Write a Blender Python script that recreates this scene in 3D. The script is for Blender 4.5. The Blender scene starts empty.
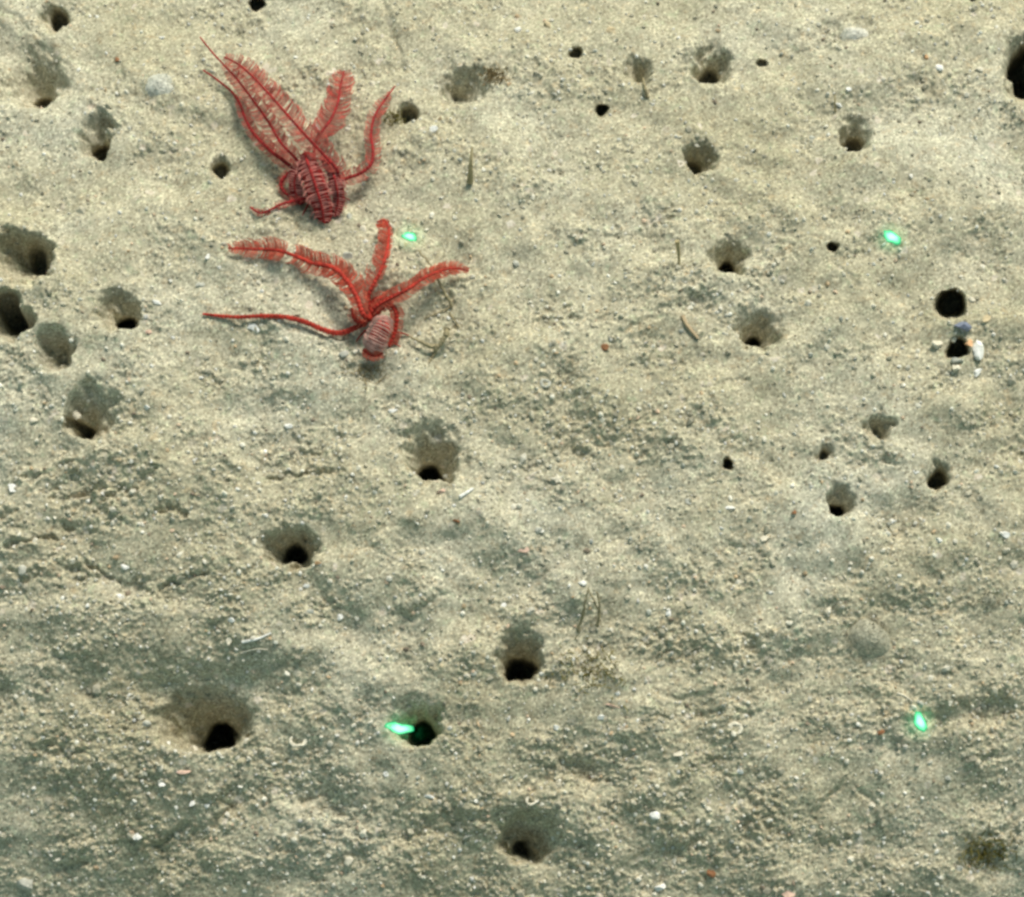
import bpy, math
import numpy as np
from mathutils import Vector

scene = bpy.context.scene
rng = np.random.default_rng(7)
R = math.radians
C = scene.collection

# ------------------------------------------------------------------ camera, sky, sun, exposure
W, HH = 1024, 897
U = 0.0005                       # metres covered by one photograph pixel at the middle of the seabed
TILT = R(18.0)                   # camera tilted from straight down
DIST = 1800.0                    # camera distance in those pixel units
cam_d = bpy.data.cameras.new("camera")
cam = bpy.data.objects.new("camera", cam_d)
C.objects.link(cam)
cam.location = (0, -math.sin(TILT) * DIST * U, math.cos(TILT) * DIST * U)
cam.rotation_euler = (TILT, 0, 0)
cam_d.sensor_fit = 'HORIZONTAL'
cam_d.sensor_width = 36.0
cam_d.lens = DIST / W * 36.0
cam_d.clip_start = 0.01
cam_d.clip_end = 200.0
scene.camera = cam

SUN_EL, SUN_AZ = R(47.0), R(20.0)          # azimuth from +Y towards +X
world = bpy.data.worlds.new("World")
scene.world = world
world.use_nodes = True
wn = world.node_tree
wn.nodes.clear()
sky = wn.nodes.new('ShaderNodeTexSky')
sky.sky_type = 'NISHITA'
sky.sun_disc = False
sky.sun_elevation = SUN_EL
sky.sun_rotation = SUN_AZ
bg = wn.nodes.new('ShaderNodeBackground')
bg.inputs['Strength'].default_value = 0.15
wo = wn.nodes.new('ShaderNodeOutputWorld')
tint = wn.nodes.new('ShaderNodeMix')               # daylight dyed by the water, the same all round
tint.data_type = 'RGBA'; tint.blend_type = 'MULTIPLY'
tint.inputs[0].default_value = 1.0
tint.inputs[7].default_value = (0.95, 1.0, 0.66, 1)
wn.links.new(sky.outputs[0], tint.inputs[6])
wn.links.new(tint.outputs[2], bg.inputs[0])
wn.links.new(bg.outputs[0], wo.inputs[0])

sun_d = bpy.data.lights.new("sun", 'SUN')
sun_d.energy = 3.5
sun_d.angle = R(19.0)
sun_d.color = (1.0, 0.95, 0.86)
sun = bpy.data.objects.new("sun", sun_d)
C.objects.link(sun)
sdir = Vector((math.sin(SUN_AZ) * math.cos(SUN_EL), math.cos(SUN_AZ) * math.cos(SUN_EL), math.sin(SUN_EL)))
sun.rotation_euler = sdir.to_track_quat('Z', 'Y').to_euler()
sun.location = sdir * 3.0

scene.view_settings.view_transform = 'Standard'
scene.view_settings.look = 'None'
scene.view_settings.exposure = 0.2
scene.view_settings.gamma = 1.0
scene.cycles.max_bounces = 6
scene.cycles.filter_width = 2.9

# ------------------------------------------------------------------ pixel <-> seabed geometry
CAM = np.array(cam.location)
RIGHT = np.array([1.0, 0, 0])
UP = np.array([0, math.cos(TILT), math.sin(TILT)])
FWD = np.array([0, math.sin(TILT), -math.cos(TILT)])

# broad swell of the seabed, added to make the light fade downwards: leans to the light at the top of the picture, away from it at the bottom
_yt = np.linspace(-30.0, 30.0, 60001)
_py = _yt / U
_slope = np.interp(_py, [-3000, -1100, -520, -330, -150, 60, 260, 480, 900, 2500],
                        [0.0, 0.22, 0.58, 0.39, 0.17, 0.04, -0.11, -0.20, -0.10, 0.0])
_k = np.ones(121) / 121.0
_slope = np.convolve(_slope, _k, mode='same')
_mz = np.concatenate([[0], np.cumsum((_slope[1:] + _slope[:-1]) * 0.5 * (_yt[1] - _yt[0]))])
_mz -= np.interp(0.0, _yt, _mz)

_ut = np.arange(0.0, 4001.0)
_uz = np.cumsum(np.interp(_ut, [0, 380, 700, 2600], [0.0, 0.25, 0.28, 0.0]))

def macro(x, y):
    # the lower left corner is tipped further from the light, added to darken it
    q = (-0.72 * np.asarray(x) - 0.69 * np.asarray(y)) / U - 130.0
    q2 = (0.72 * np.asarray(x) - 0.69 * np.asarray(y)) / U - 270.0       # and the lower right one, tipped to darken it too
    return np.interp(y, _yt, _mz) - np.interp(q, _ut, _uz) * U - np.interp(q2, _ut, _uz) * U

def unproj(px, py, h=0.0):
    """world position on the swell raised by h picture pixels, seen at picture position (px, py)"""
    px = np.asarray(px, float); py = np.asarray(py, float)
    dx = (px - W / 2)[..., None]; dy = (HH / 2 - py)[..., None]
    d = RIGHT * dx + UP * dy + FWD * DIST
    z = np.zeros(px.shape) + np.asarray(h, float) * U
    for _ in range(40):
        s = (z - CAM[2]) / d[..., 2]
        p = CAM + d * s[..., None]
        z = macro(p[..., 0], p[..., 1]) + np.asarray(h, float) * U
    s = (z - CAM[2]) / d[..., 2]
    return CAM + d * s[..., None]

# ------------------------------------------------------------------ height detail in picture pixels (a tiling lattice)
STEP = 1.25
NL = 1216
ORG = (-70.0, -60.0)
PERIOD = NL * STEP
_fx = np.fft.fftfreq(NL, STEP)[None, :]
_fy = np.fft.fftfreq(NL, STEP)[:, None]

def band(wave, seed, spread=0.45, aniso=1.0, ang=0.0):
    r = np.random.default_rng(seed)
    c, s = math.cos(R(ang)), math.sin(R(ang))
    u = (_fx * c - _fy * s) * aniso
    v = (_fx * s + _fy * c)
    f = np.sqrt(u * u + v * v) + 1e-9
    filt = np.exp(-(np.log(f * wave) ** 2) / (2 * spread * spread))
    n = np.fft.ifft2(np.fft.fft2(r.standard_normal((NL, NL))) * filt).real
    return n / n.std()

gx = ORG[0] + np.arange(NL) * STEP
GX, GY = np.meshgrid(gx, ORG[1] + np.arange(NL) * STEP)

def sstep(a, b, x):
    t = np.clip((x - a) / (b - a), 0, 1)
    return t * t * (3 - 2 * t)

def blob(cx, cy, rx, ry=None, ang=0.0):
    ry = ry or rx
    c, s = math.cos(R(ang)), math.sin(R(ang))
    dx, dy = GX - cx, GY - cy
    u = (dx * c + dy * s) / rx; v = (-dx * s + dy * c) / ry
    return np.exp(-(u * u + v * v))

warpx = band(26, 51) * 1.7 + band(11, 53) * 0.7
warpy = band(26, 52) * 1.7 + band(11, 54) * 0.7
WX, WY = GX + warpx, GY + warpy

# how crumbly the surface is, 0..1
rough = 0.46 + 0.24 * band(95, 60, aniso=1.4) + 0.12 * band(40, 61)
for (cx, cy, rx, ry, a) in [(120, 540, 190, 100, .45), (120, 780, 190, 120, .55), (560, 820, 200, 80, .5), (700, 290, 90, 60, .2),
                            (930, 95, 70, 30, .45), (760, 680, 160, 70, .25), (980, 730, 70, 60, .3), (560, 420, 120, 50, .2),
                            (830, 850, 200, 70, .4), (300, 440, 110, 60, .2), (960, 620, 70, 60, .2), (330, 830, 120, 50, .3), (610, 430, 150, 70, .3), (690, 280, 110, 60, .25), (330, 300, 120, 60, .15), (560, 120, 110, 50, .2), (520, 40, 110, 40, .2), (700, 640, 130, 60, .2)]:
    rough = rough + a * blob(cx, cy, rx, ry)
smooth_spots = [(95, 235, 60, 40), (750, 385, 70, 30), (860, 300, 50, 40), (430, 520, 50, 22), (420, 775, 45, 28), (880, 790, 70, 45),
                (160, 555, 60, 20), (845, 545, 60, 25), (700, 110, 60, 25), (640, 20, 90, 30), (500, 240, 60, 25), (90, 40, 60, 30), (895, 165, 50, 25)]
for (cx, cy, rx, ry) in smooth_spots:
    rough = rough * (1 - 0.75 * blob(cx, cy, rx, ry))
rough = np.clip(rough, 0.06, 1.15)

H = 3.4 * band(230, 1, aniso=1.2) + 2.4 * band(110, 2, aniso=1.1, ang=8)
H += (1.45 * band(52, 3, aniso=1.15, ang=8)) * (0.95 - 0.28 * sstep(560, 860, GY))
n1 = band(34, 4, aniso=1.35, ang=10)
H += 1.15 * np.tanh(n1 * 2.6) * rough ** 1.6                                   # small ledges
n2 = band(17, 5, aniso=1.25, ang=6)
H += 0.95 * np.tanh(n2 * 2.0) * rough ** 1.6
H += 0.28 * band(11, 6, aniso=1.25) * (0.25 + rough)
rid = 1.0 - np.abs(band(15, 9, aniso=1.2)) * 1.3
H += 1.0 * np.clip(rid, -0.5, 1) * rough * sstep(0.2, 1.2, rough)
H += 0.22 * band(6.5, 7) * (0.35 + 0.9 * rough)
H += 0.13 * band(3.6, 8, spread=0.3)
crumb = np.clip(band(8.0, 17, spread=0.3) - 0.9, 0, 2.0)
H += 2.2 * crumb * np.clip(rough - 0.15, 0, 1)

# low banks, troughs and mounds seen in the picture: (x, y, rx, ry, angle, height)
for (cx, cy, rx, ry, ang, a) in [
    (230, 640, 150, 26, 4, 9), (215, 684, 105, 22, -2, -30), (60, 470, 70, 10, -16, 5), (60, 492, 70, 9, -16, -4), (60, 535, 60, 8, -10, -3),
    (150, 560, 70, 18, 0, 5), (140, 590, 60, 12, 10, -13), (110, 770, 90, 30, -10, 9), (40, 788, 32, 22, 0, -15), (55, 752, 22, 12, 10, -11),
    (200, 832, 60, 14, -38, -11), (235, 798, 12, 14, 20, -11), (420, 785, 60, 22, 0, 10), (340, 808, 70, 16, 22, -15), (440, 828, 50, 11, -14, -13), (460, 850, 80, 14, -10, 4),
    (580, 770, 38, 14, 5, -22), (545, 782, 22, 12, 0, -14), (600, 800, 80, 20, 0, 6), (530, 792, 60, 12, 0, 5),
    (975, 714, 40, 15, -6, -22), (940, 722, 18, 12, 0, -12), (985, 862, 34, 18, 10, -18), (960, 835, 30, 8, 0, 4),
    (415, 445, 45, 30, 0, 3), (430, 520, 55, 16, 0, 7), (430, 545, 70, 12, 4, -5), (365, 535, 26, 8, 10, -3), (750, 372, 40, 16, 0, 4), (725, 290, 34, 10, 0, 3),
    (860, 165, 46, 20, 20, 5), (885, 190, 50, 14, 0, -5), (850, 535, 40, 16, 0, 5), (895, 492, 40, 16, 0, 4), (868, 655, 34, 10, 0, -3), (740, 166, 24, 9, 0, -5),
    (160, 84, 34, 18, 10, 9), (165, 116, 44, 13, 14, -14), (205, 125, 30, 14, 10, -7), (28, 66, 46, 20, 42, -22), (235, 130, 28, 22, 20, -4), (320, 230, 34, 12, 0, -4), (270, 285, 8, 14, 20, -7),
    (255, 240, 26, 7, 5, -3), (680, 300, 70, 9, -24, 4), (720, 500, 90, 24, -8, 2), (650, 700, 90, 8, 10, -3), (720, 700, 70, 9, -14, -4), (780, 655, 60, 8, 4, -3),
    (840, 845, 60, 10, 0, -4), (690, 850, 40, 10, -14, -6), (590, 855, 26, 9, 10, -6), (745, 835, 10, 14, 0, -7), (705, 868, 26, 8, 0, -5), (20, 690, 40, 10, -8, -6), (85, 690, 14, 8, 0, -6),
    (170, 510, 20, 8, 0, -8), (325, 475, 60, 9, -10, -4), (20, 110, 30, 10, 10, 2), (640, 255, 90, 12, 4, -3), (930, 405, 60, 16, 0, 2), (500, 590, 30, 8, 0, -3), (420, 612, 40, 7, -28, -4),
    (900, 240, 40, 24, 0, 2), (945, 215, 20, 14, 10, -3)]:
    c, s = math.cos(R(ang)), math.sin(R(ang))
    dx, dy = WX - cx, WY - cy
    u = (dx * c + dy * s) / rx; v = (-dx * s + dy * c) / ry
    H += 0.58 * a * np.exp(-(u * u + v * v))

def groove(pts, width, depth):
    global H
    P = np.array(pts, float)
    best = np.full(GX.shape, 1e9)
    for (x0, y0), (x1, y1) in zip(P[:-1], P[1:]):
        ex, ey = x1 - x0, y1 - y0
        t = np.clip(((WX - x0) * ex + (WY - y0) * ey) / (ex * ex + ey * ey), 0, 1)
        best = np.minimum(best, np.hypot(WX - x0 - t * ex, WY - y0 - t * ey))
    H -= depth * np.exp(-(best / width) ** 2)
    H += 0.35 * depth * np.exp(-((best - 2.2 * width) / width) ** 2)

groove([(378, -10), (388, 22), (396, 45), (401, 66)], 3.2, 2.6)
groove([(845, 778), (838, 793), (822, 803), (815, 818), (813, 832), (824, 844), (850, 838)], 2.4, 2.6)
groove([(862, 790), (872, 802), (876, 818), (880, 832)], 2.4, 2.2)
groove([(0, 8), (24, 26), (40, 34)], 3.5, 2.2)
groove([(833, 250), (834, 262), (842, 274), (858, 285)], 2.6, 1.8)
groove([(620, 335), (650, 318), (690, 300), (712, 288)], 3.0, 2.2)
groove([(395, 610), (412, 620), (424, 604), (446, 594)], 3.0, 2.0)
groove([(230, 790), (224, 812), (205, 838)], 4.0, 3.2)

for g_ in ([(-5, 520), (14, 513)], [(10, 546), (32, 539), (56, 535)], [(100, 498), (124, 491)], [(135, 488), (150, 478), (158, 470)], [(28, 480), (50, 471), (72, 462)],
           [(52, 499), (80, 493), (104, 486)], [(60, 527), (72, 523)], [(84, 560), (100, 572), (118, 580)], [(160, 588), (182, 580), (206, 574)], [(36, 572), (24, 580), (14, 572)],
           [(160, 512), (172, 508), (186, 514)], [(268, 478), (300, 472), (340, 474)], [(545, 404), (575, 396), (600, 398)], [(690, 395), (720, 388), (745, 380)], [(652, 692), (680, 700), (720, 690)],
           [(700, 716), (730, 708), (760, 716)], [(150, 845), (170, 838), (186, 826)], [(60, 868), (90, 862)], [(690, 850), (700, 838), (712, 832)]):
    groove(g_, 2.6, 4.0 if g_[0][0] < 350 else 1.8)

# burrows: hole x, y, radius x, radius y ; funnel centre x, y, radius x, radius y, depth ; label
BUR = [
 (62, 27, 8, 9, 52, 20, 22, 16, 9, "small dark burrow in the top left corner of the seabed"),
 (42, 102, 8, 7, 30, 76, 40, 34, 15, "burrow under a long shaded slope in the upper left"),
 (105, 156, 8, 8, 95, 132, 21, 30, 15, "burrow at the foot of a narrow funnel left of the upper feather star"),
 (222, 173, 7, 6, 220, 166, 14, 12, 6, "little burrow just left of the upper feather star's curled arms"),
 (42, 266, 8, 9, 18, 262, 42, 33, 24, "wide dark pit cut by the left edge, upper of the pair there"),
 (22, 326, 12, 13, 8, 325, 32, 23, 25, "rounded dark pit at the left edge, lower of the pair there"),
 (62, 362, 0, 0, 55, 350, 24, 26, 15, "shallow three-cornered dip beside the lower left edge pit"),
 (128, 328, 9, 8, 117, 308, 27, 26, 16, "burrow with crumbled rim left of the lower feather star's longest arm"),
 (83, 434, 10, 9, 98, 408, 30, 34, 18, "ragged burrow in the left part below the edge pits"),
 (430, 479, 10, 12, 436, 448, 36, 38, 22, "burrow with a broad funnel straight below the lower feather star"),
 (297, 558, 10, 9, 288, 548, 35, 25, 24, "wide-mouthed burrow with overhanging upper rim in the lower left half"),
 (521, 677, 14, 15, 519, 650, 27, 34, 26, "largest deep burrow near the bottom centre with a tall shaded throat"),
 (423, 738, 11, 13, 416, 722, 32, 28, 26, "burrow with a green laser spot shining on its left slope"),
 (221, 742, 14, 17, 200, 710, 62, 46, 34, "large shadowed pit in the bottom left with an orange lower lip"),
 (833, 514, 7, 7, 841, 500, 18, 20, 12, "burrow with a soft grey funnel right of centre, lowest of its cluster"),
 (822, 457, 5, 5, 823, 452, 14, 11, 6, "tiny burrow left of the shallow grey dip on the right side"),
 (878, 432, 0, 0, 878, 428, 17, 16, 10, "round shallow grey dip holding pale crumbs on the right side"),
 (886, 464, 0, 0, 886, 462, 20, 8, 5, "flat oval dip between two burrows on the right side"),
 (936, 484, 7, 11, 938, 474, 14, 20, 10, "upright slot-shaped burrow near the right edge"),
 (727, 467, 5, 5, 727, 465, 9, 8, 2, "small round black hole alone right of the centre"),
 (753, 343, 6, 6, 761, 328, 29, 25, 17, "cone-shaped burrow with a round black hole, lower of two alike"),
 (727, 269, 6, 6, 729, 256, 25, 21, 15, "cone-shaped burrow with a round black hole, upper of two alike"),
 (951, 305, 13, 13, 951, 304, 17, 17, 4, "large round black hole above a ring of pale pebbles"),
 (957, 349, 8, 9, 957, 348, 14, 14, 4, "small dark hole ringed by white and blue-grey pebbles"),
 (1022, 84, 16, 20, 1020, 72, 26, 42, 20, "black pit cut off by the upper right edge of the picture"),
 (974, -3, 15, 7, 974, -10, 26, 16, 8, "dark pit cut off by the top edge of the picture at the right"),
 (852, 150, 8, 8, 854, 134, 20, 24, 14, "burrow with a speckled funnel in the upper right"),
 (708, 82, 8, 8, 712, 66, 25, 26, 15, "burrow in the upper middle right under a wide speckled slope"),
 (693, 170, 6, 6, 702, 157, 23, 20, 14, "open dip with a small dark corner right of the upper centre"),
 (576, 56, 6, 5, 575, 53, 11, 9, 3, "small dark hole at the upper centre, higher of two little ones"),
 (602, 109, 6, 5, 600, 104, 10, 11, 4, "small dark hole at the upper centre, lower of two little ones"),
 (640, 80, 0, 0, 638, 70, 19, 18, 9, "shallow crumbly dip left of the upper middle burrow"),
 (455, 98, 0, 0, 468, 88, 34, 24, 13, "broad rough dip with a brown patch right of the upper feather star"),
 (762, 63, 5, 3, 762, 62, 9, 5, 2, "tiny dark slit near the top of the picture, right of the middle"),
 (256, 3, 7, 6, 256, 1, 10, 10, 3, "small dark hole at the top edge above the upper feather star"),
 (410, 118, 7, 6, 407, 113, 15, 13, 7, "little hollow beside the tip of the upper feather star's right arm"),
 (520, 852, 7, 11, 530, 832, 36, 34, 22, "dark pit with a brownish slot at the bottom centre"),
 (833, 248, 4, 4, 833, 247, 7, 6, 2, "pinhole burrow at the head of a curved trail below the right laser spot"),
]
HB = np.zeros_like(H)
SX, SY = np.zeros_like(H), np.zeros_like(H)
BID = np.full(H.shape, -1, int)
for i, (ax, ay, hx, hy, cx, cy, rx, ry, dep, lab) in enumerate(BUR):
    # funnel: a skewed cone whose point is the hole
    bx_ = ax
    hx, hy = hx * 1.12, hy * 1.12
    if dep > 5:
        dep *= 3.3
        rx, ry = rx * 1.1, ry * 1.1
    k_ = 0.58 * dep / 1800.0            # the point of the funnel lies deep: seen aslant it would shift, so set it back
    ax, ay = ax - (512 - ax) * k_, ay - (1033 - ay) * k_
    q0, q1 = (WX - ax) / rx, (WY - ay) / ry
    d0, d1 = (cx - ax) / rx, (cy - ay) / ry
    m = math.hypot(d0, d1)
    if m > 0.86:
        d0, d1 = d0 * 0.86 / m, d1 * 0.86 / m
    A = 1 - (d0 * d0 + d1 * d1)
    qd = q0 * d0 + q1 * d1
    t = (-qd + np.sqrt(qd * qd + A * (q0 * q0 + q1 * q1))) / A
    cone = -dep * (1 - np.clip(t, 0, 1.0)) ** 1.4 * sstep(1.0, 0.5, t)
    hole = np.zeros_like(t)
    if hx:
        rr = np.hypot((GX + 0.5 * warpx - ax) / hx, (GY + 0.5 * warpy - ay) / hy)
        shallow = {62: 1.3, 42: 1.2, 105: 1.6, 222: 1.4, 22: 1.3, 83: 1.4, 852: 1.1, 708: 1.2, 693: 1.0, 576: 1.6, 455: 1.0,
                   762: 1.5, 410: 1.3, 520: 1.3, 822: 1.3, 936: 1.5, 521: 2.2}.get(bx_, 3.2)
        hole = -(hx + hy) * shallow * sstep(1.18, 0.70, rr)
        # the burrow runs down aslant, in under the slope above it
        wp = unproj(np.array(ax), np.array(ay))
        lean = (wp[:2] - CAM[:2]) / (CAM[2] - wp[2])
        lean[1] = max(lean[1], 0.20)
        SX += -hole * lean[0]
        SY += -hole * lean[1]
    # pale apron pushed out below the mouth
    H += 0.07 * dep * blob(cx, ay + ry * 0.75, rx * 1.1, ry * 0.55)
    k = np.where(HB < cone, HB, cone)
    HB = np.minimum(HB, cone) + hole
    BID[(t < 0.93) | (hole < -1)] = i
calm = np.clip(1 + HB / 22.0, 0.42, 1)
H = H * calm + HB

def hat(px, py, field=None):
    f = H if field is None else field
    u = (np.asarray(px, float) - ORG[0]) / STEP; v = (np.asarray(py, float) - ORG[1]) / STEP
    i = np.floor(u).astype(int); j = np.floor(v).astype(int)
    a, b = u - i, v - j
    i0, i1, j0, j1 = i % NL, (i + 1) % NL, j % NL, (j + 1) % NL
    return (f[j0, i0] * (1 - a) + f[j0, i1] * a) * (1 - b) + (f[j1, i0] * (1 - a) + f[j1, i1] * a) * b

def ground(px, py, lift=0.0):
    p = unproj(px, py)
    p = np.array(p)
    p[..., 2] += (hat(px, py) + lift) * U
    return p

# ------------------------------------------------------------------ materials
def mat(name):
    m = bpy.data.materials.new(name)
    m.use_nodes = True
    nt = m.node_tree
    b = nt.nodes['Principled BSDF']
    b.inputs['Roughness'].default_value = 0.9
    b.inputs['Specular IOR Level'].default_value = 0.15
    return m, nt, b

def node(nt, t, **kw):
    n = nt.nodes.new(t)
    for k, v in kw.items():
        setattr(n, k, v)
    return n

def ramp(nt, fac, stops):
    r = nt.nodes.new('ShaderNodeValToRGB')
    while len(r.color_ramp.elements) < len(stops):
        r.color_ramp.elements.new(0.5)
    for e, (p, c) in zip(r.color_ramp.elements, stops):
        e.position = p
        e.color = (*c, 1)
    nt.links.new(fac, r.inputs[0])
    return r.outputs[0]

def mixc(nt, fac, a, b, mode='MIX'):
    m = nt.nodes.new('ShaderNodeMix')
    m.data_type = 'RGBA'
    m.blend_type = mode
    for s, v in ((0, fac), (6, a), (7, b)):
        if isinstance(v, (int, float)):
            m.inputs[s].default_value = v
        elif isinstance(v, tuple):
            m.inputs[s].default_value = (*v, 1)
        else:
            nt.links.new(v, m.inputs[s])
    return m.outputs[2]

def noise(nt, co, scale, detail=3, rough=0.6):
    n = nt.nodes.new('ShaderNodeTexNoise')
    n.inputs['Scale'].default_value = scale
    n.inputs['Detail'].default_value = detail
    n.inputs['Roughness'].default_value = rough
    nt.links.new(co, n.inputs['Vector'])
    return n.outputs[0]

def voro(nt, co, scale):
    n = nt.nodes.new('ShaderNodeTexVoronoi')
    n.inputs['Scale'].default_value = scale
    nt.links.new(co, n.inputs['Vector'])
    return n

M_SED, nt, b = mat("sediment")
tc = node(nt, 'ShaderNodeTexCoord').outputs['Object']
broad = ramp(nt, noise(nt, tc, 9, 3), [(0.30, (0.37, 0.340, 0.238)), (0.5, (0.43, 0.398, 0.294)), (0.72, (0.47, 0.450, 0.360))])
mott = ramp(nt, noise(nt, tc, 90, 4, 0.65), [(0.30, (0.82, 0.81, 0.78)), (0.5, (0.98, 0.98, 0.98)), (0.70, (1.09, 1.08, 1.06))])
col = mixc(nt, 1.0, broad, mott, 'MULTIPLY')
hue = ramp(nt, noise(nt, tc, 170, 3, 0.7), [(0.30, (0.93, 1.02, 0.98)), (0.42, (1.0, 1.0, 1.0)), (0.58, (1.0, 0.99, 1.0)), (0.70, (1.09, 0.98, 0.90))])
col = mixc(nt, 1.0, col, hue, 'MULTIPLY')
v1 = voro(nt, tc, 900)
grain = ramp(nt, v1.outputs['Color'], [(0.08, (0.54, 0.52, 0.48)), (0.35, (0.88, 0.87, 0.85)), (0.65, (1.07, 1.06, 1.04)), (0.92, (1.65, 1.63, 1.58))])
col = mixc(nt, 0.9, col, grain, 'MULTIPLY')
v2 = voro(nt, tc, 300)
spk = ramp(nt, v2.outputs['Color'], [(0.0, (0.0, 0.0, 0.0)), (0.90, (0, 0, 0)), (0.93, (1, 1, 1))])
col = mixc(nt, spk, col, mixc(nt, noise(nt, tc, 700, 1), (0.30, 0.20, 0.11), (0.80, 0.76, 0.66)))
nt.links.new(col, b.inputs['Base Color'])
bmp = node(nt, 'ShaderNodeBump')
bmp.inputs['Strength'].default_value = 0.3
bmp.inputs['Distance'].default_value = 0.0006
nt.links.new(noise(nt, tc, 900, 2), bmp.inputs['Height'])
nt.links.new(bmp.outputs[0], b.inputs['Normal'])

def attr_mat(name, rough=0.8, spec=0.25):
    m, nt, b = mat(name)
    a = node(nt, 'ShaderNodeAttribute', attribute_name='tint')
    tc = node(nt, 'ShaderNodeTexCoord').outputs['Object']
    f = ramp(nt, noise(nt, tc, 800, 2), [(0.3, (0.8, 0.8, 0.8)), (0.7, (1.1, 1.1, 1.1))])
    nt.links.new(mixc(nt, 1.0, a.outputs['Color'], f, 'MULTIPLY'), b.inputs['Base Color'])
    b.inputs['Roughness'].default_value = rough
    b.inputs['Specular IOR Level'].default_value = spec
    return m
M_GRAIN = attr_mat("sand_grain")

_solid = {}
def solid(name, c, rough=0.7, var=0.25, scale=500.0, spec=0.25, transl=0.0):
    if name in _solid:
        return _solid[name]
    m, nt, b = mat(name)
    tc = node(nt, 'ShaderNodeTexCoord').outputs['Object']
    lo = tuple(x * (1 - var) for x in c); hi = tuple(min(1, x * (1 + var)) for x in c)
    out = ramp(nt, noise(nt, tc, scale, 3), [(0.3, lo), (0.7, hi)])
    nt.links.new(out, b.inputs['Base Color'])
    b.inputs['Roughness'].default_value = rough
    b.inputs['Specular IOR Level'].default_value = spec
    if transl:
        tr = node(nt, 'ShaderNodeBsdfTranslucent')
        nt.links.new(out, tr.inputs[0])
        mx = node(nt, 'ShaderNodeMixShader')
        mx.inputs[0].default_value = transl
        o = nt.nodes['Material Output']
        nt.links.new(b.outputs[0], mx.inputs[1]); nt.links.new(tr.outputs[0], mx.inputs[2])
        nt.links.new(mx.outputs[0], o.inputs[0])
    _solid[name] = m
    return m

# ------------------------------------------------------------------ mesh helpers
def mesh_np(name, V, F, material, parent=None, flat=False):
    me = bpy.data.meshes.new(name)
    V = np.asarray(V, np.float32); F = np.asarray(F, np.int32)
    n = F.shape[1]
    me.vertices.add(len(V)); me.vertices.foreach_set('co', V.ravel())
    me.loops.add(F.size); me.loops.foreach_set('vertex_index', F.ravel())
    me.polygons.add(len(F)); me.polygons.foreach_set('loop_start', np.arange(0, F.size, n, dtype=np.int32))
    me.update(calc_edges=True)
    me.materials.append(material)
    if flat:
        a = me.attributes.new('sharp_face', 'BOOLEAN', 'FACE')
        a.data.foreach_set('value', np.ones(len(F), bool))
    o = bpy.data.objects.new(name, me)
    C.objects.link(o)
    if parent:
        o.parent = parent
    return o

def mesh_py(name, V, F, material, parent=None):
    me = bpy.data.meshes.new(name)
    me.from_pydata([tuple(v) for v in V], [], F)
    me.materials.append(material)
    o = bpy.data.objects.new(name, me)
    C.objects.link(o)
    if parent:
        o.parent = parent
    return o

def tag(o, label=None, cat=None, group=None, kind=None):
    if label: o['label'] = label
    if cat: o['category'] = cat
    if group: o['group'] = group
    if kind: o['kind'] = kind
    return o

def empty(name, loc):
    o = bpy.data.objects.new(name, None)
    o.empty_display_size = 0.01
    C.objects.link(o)
    o.location = loc
    return o

def rel(o, par):
    """the mesh of o was written in world space: keep it there under an unrotated parent"""
    me = o.data
    me.transform(__import__('mathutils').Matrix.Translation(-par.location))
    return o

def tube(V, F, P, rad, sides=6, cap=True):
    """append a tube along P (n,3) with radii rad to lists"""
    P = np.asarray(P, float); n = len(P)
    rad = np.broadcast_to(np.asarray(rad, float), (n,))
    T = np.gradient(P, axis=0)
    T /= np.linalg.norm(T, axis=1)[:, None] + 1e-12
    ref = np.array([0.13, 0.21, 0.97])
    A = np.cross(T, ref); A /= np.linalg.norm(A, axis=1)[:, None] + 1e-12
    B = np.cross(T, A)
    base = len(V)
    for i in range(n):
        for k in range(sides):
            th = 2 * math.pi * k / sides
            V.append(P[i] + rad[i] * (math.cos(th) * A[i] + math.sin(th) * B[i]))
    for i in range(n - 1):
        for k in range(sides):
            a = base + i * sides + k; b_ = base + i * sides + (k + 1) % sides
            F.append((a, b_, b_ + sides, a + sides))
    if cap:
        F.append(tuple(base + k for k in range(sides))[::-1])
        F.append(tuple(base + (n - 1) * sides + k for k in range(sides)))

def spline(P, n):
    P = np.asarray(P, float)
    d = np.concatenate([[0], np.cumsum(np.linalg.norm(np.diff(P, axis=0), axis=1))])
    t = np.linspace(0, d[-1], n)
    # Catmull-Rom by cumulative length
    Q = np.vstack([2 * P[0] - P[1], P, 2 * P[-1] - P[-2]])
    out = []
    for x in t:
        i = min(max(np.searchsorted(d, x, side='right') - 1, 0), len(P) - 2)
        u = (x - d[i]) / (d[i + 1] - d[i] + 1e-12)
        p0, p1, p2, p3 = Q[i], Q[i + 1], Q[i + 2], Q[i + 3]
        out.append(0.5 * ((2 * p1) + (-p0 + p2) * u + (2 * p0 - 5 * p1 + 4 * p2 - p3) * u * u + (-p0 + 3 * p1 - 3 * p2 + p3) * u ** 3))
    return np.array(out)

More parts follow.
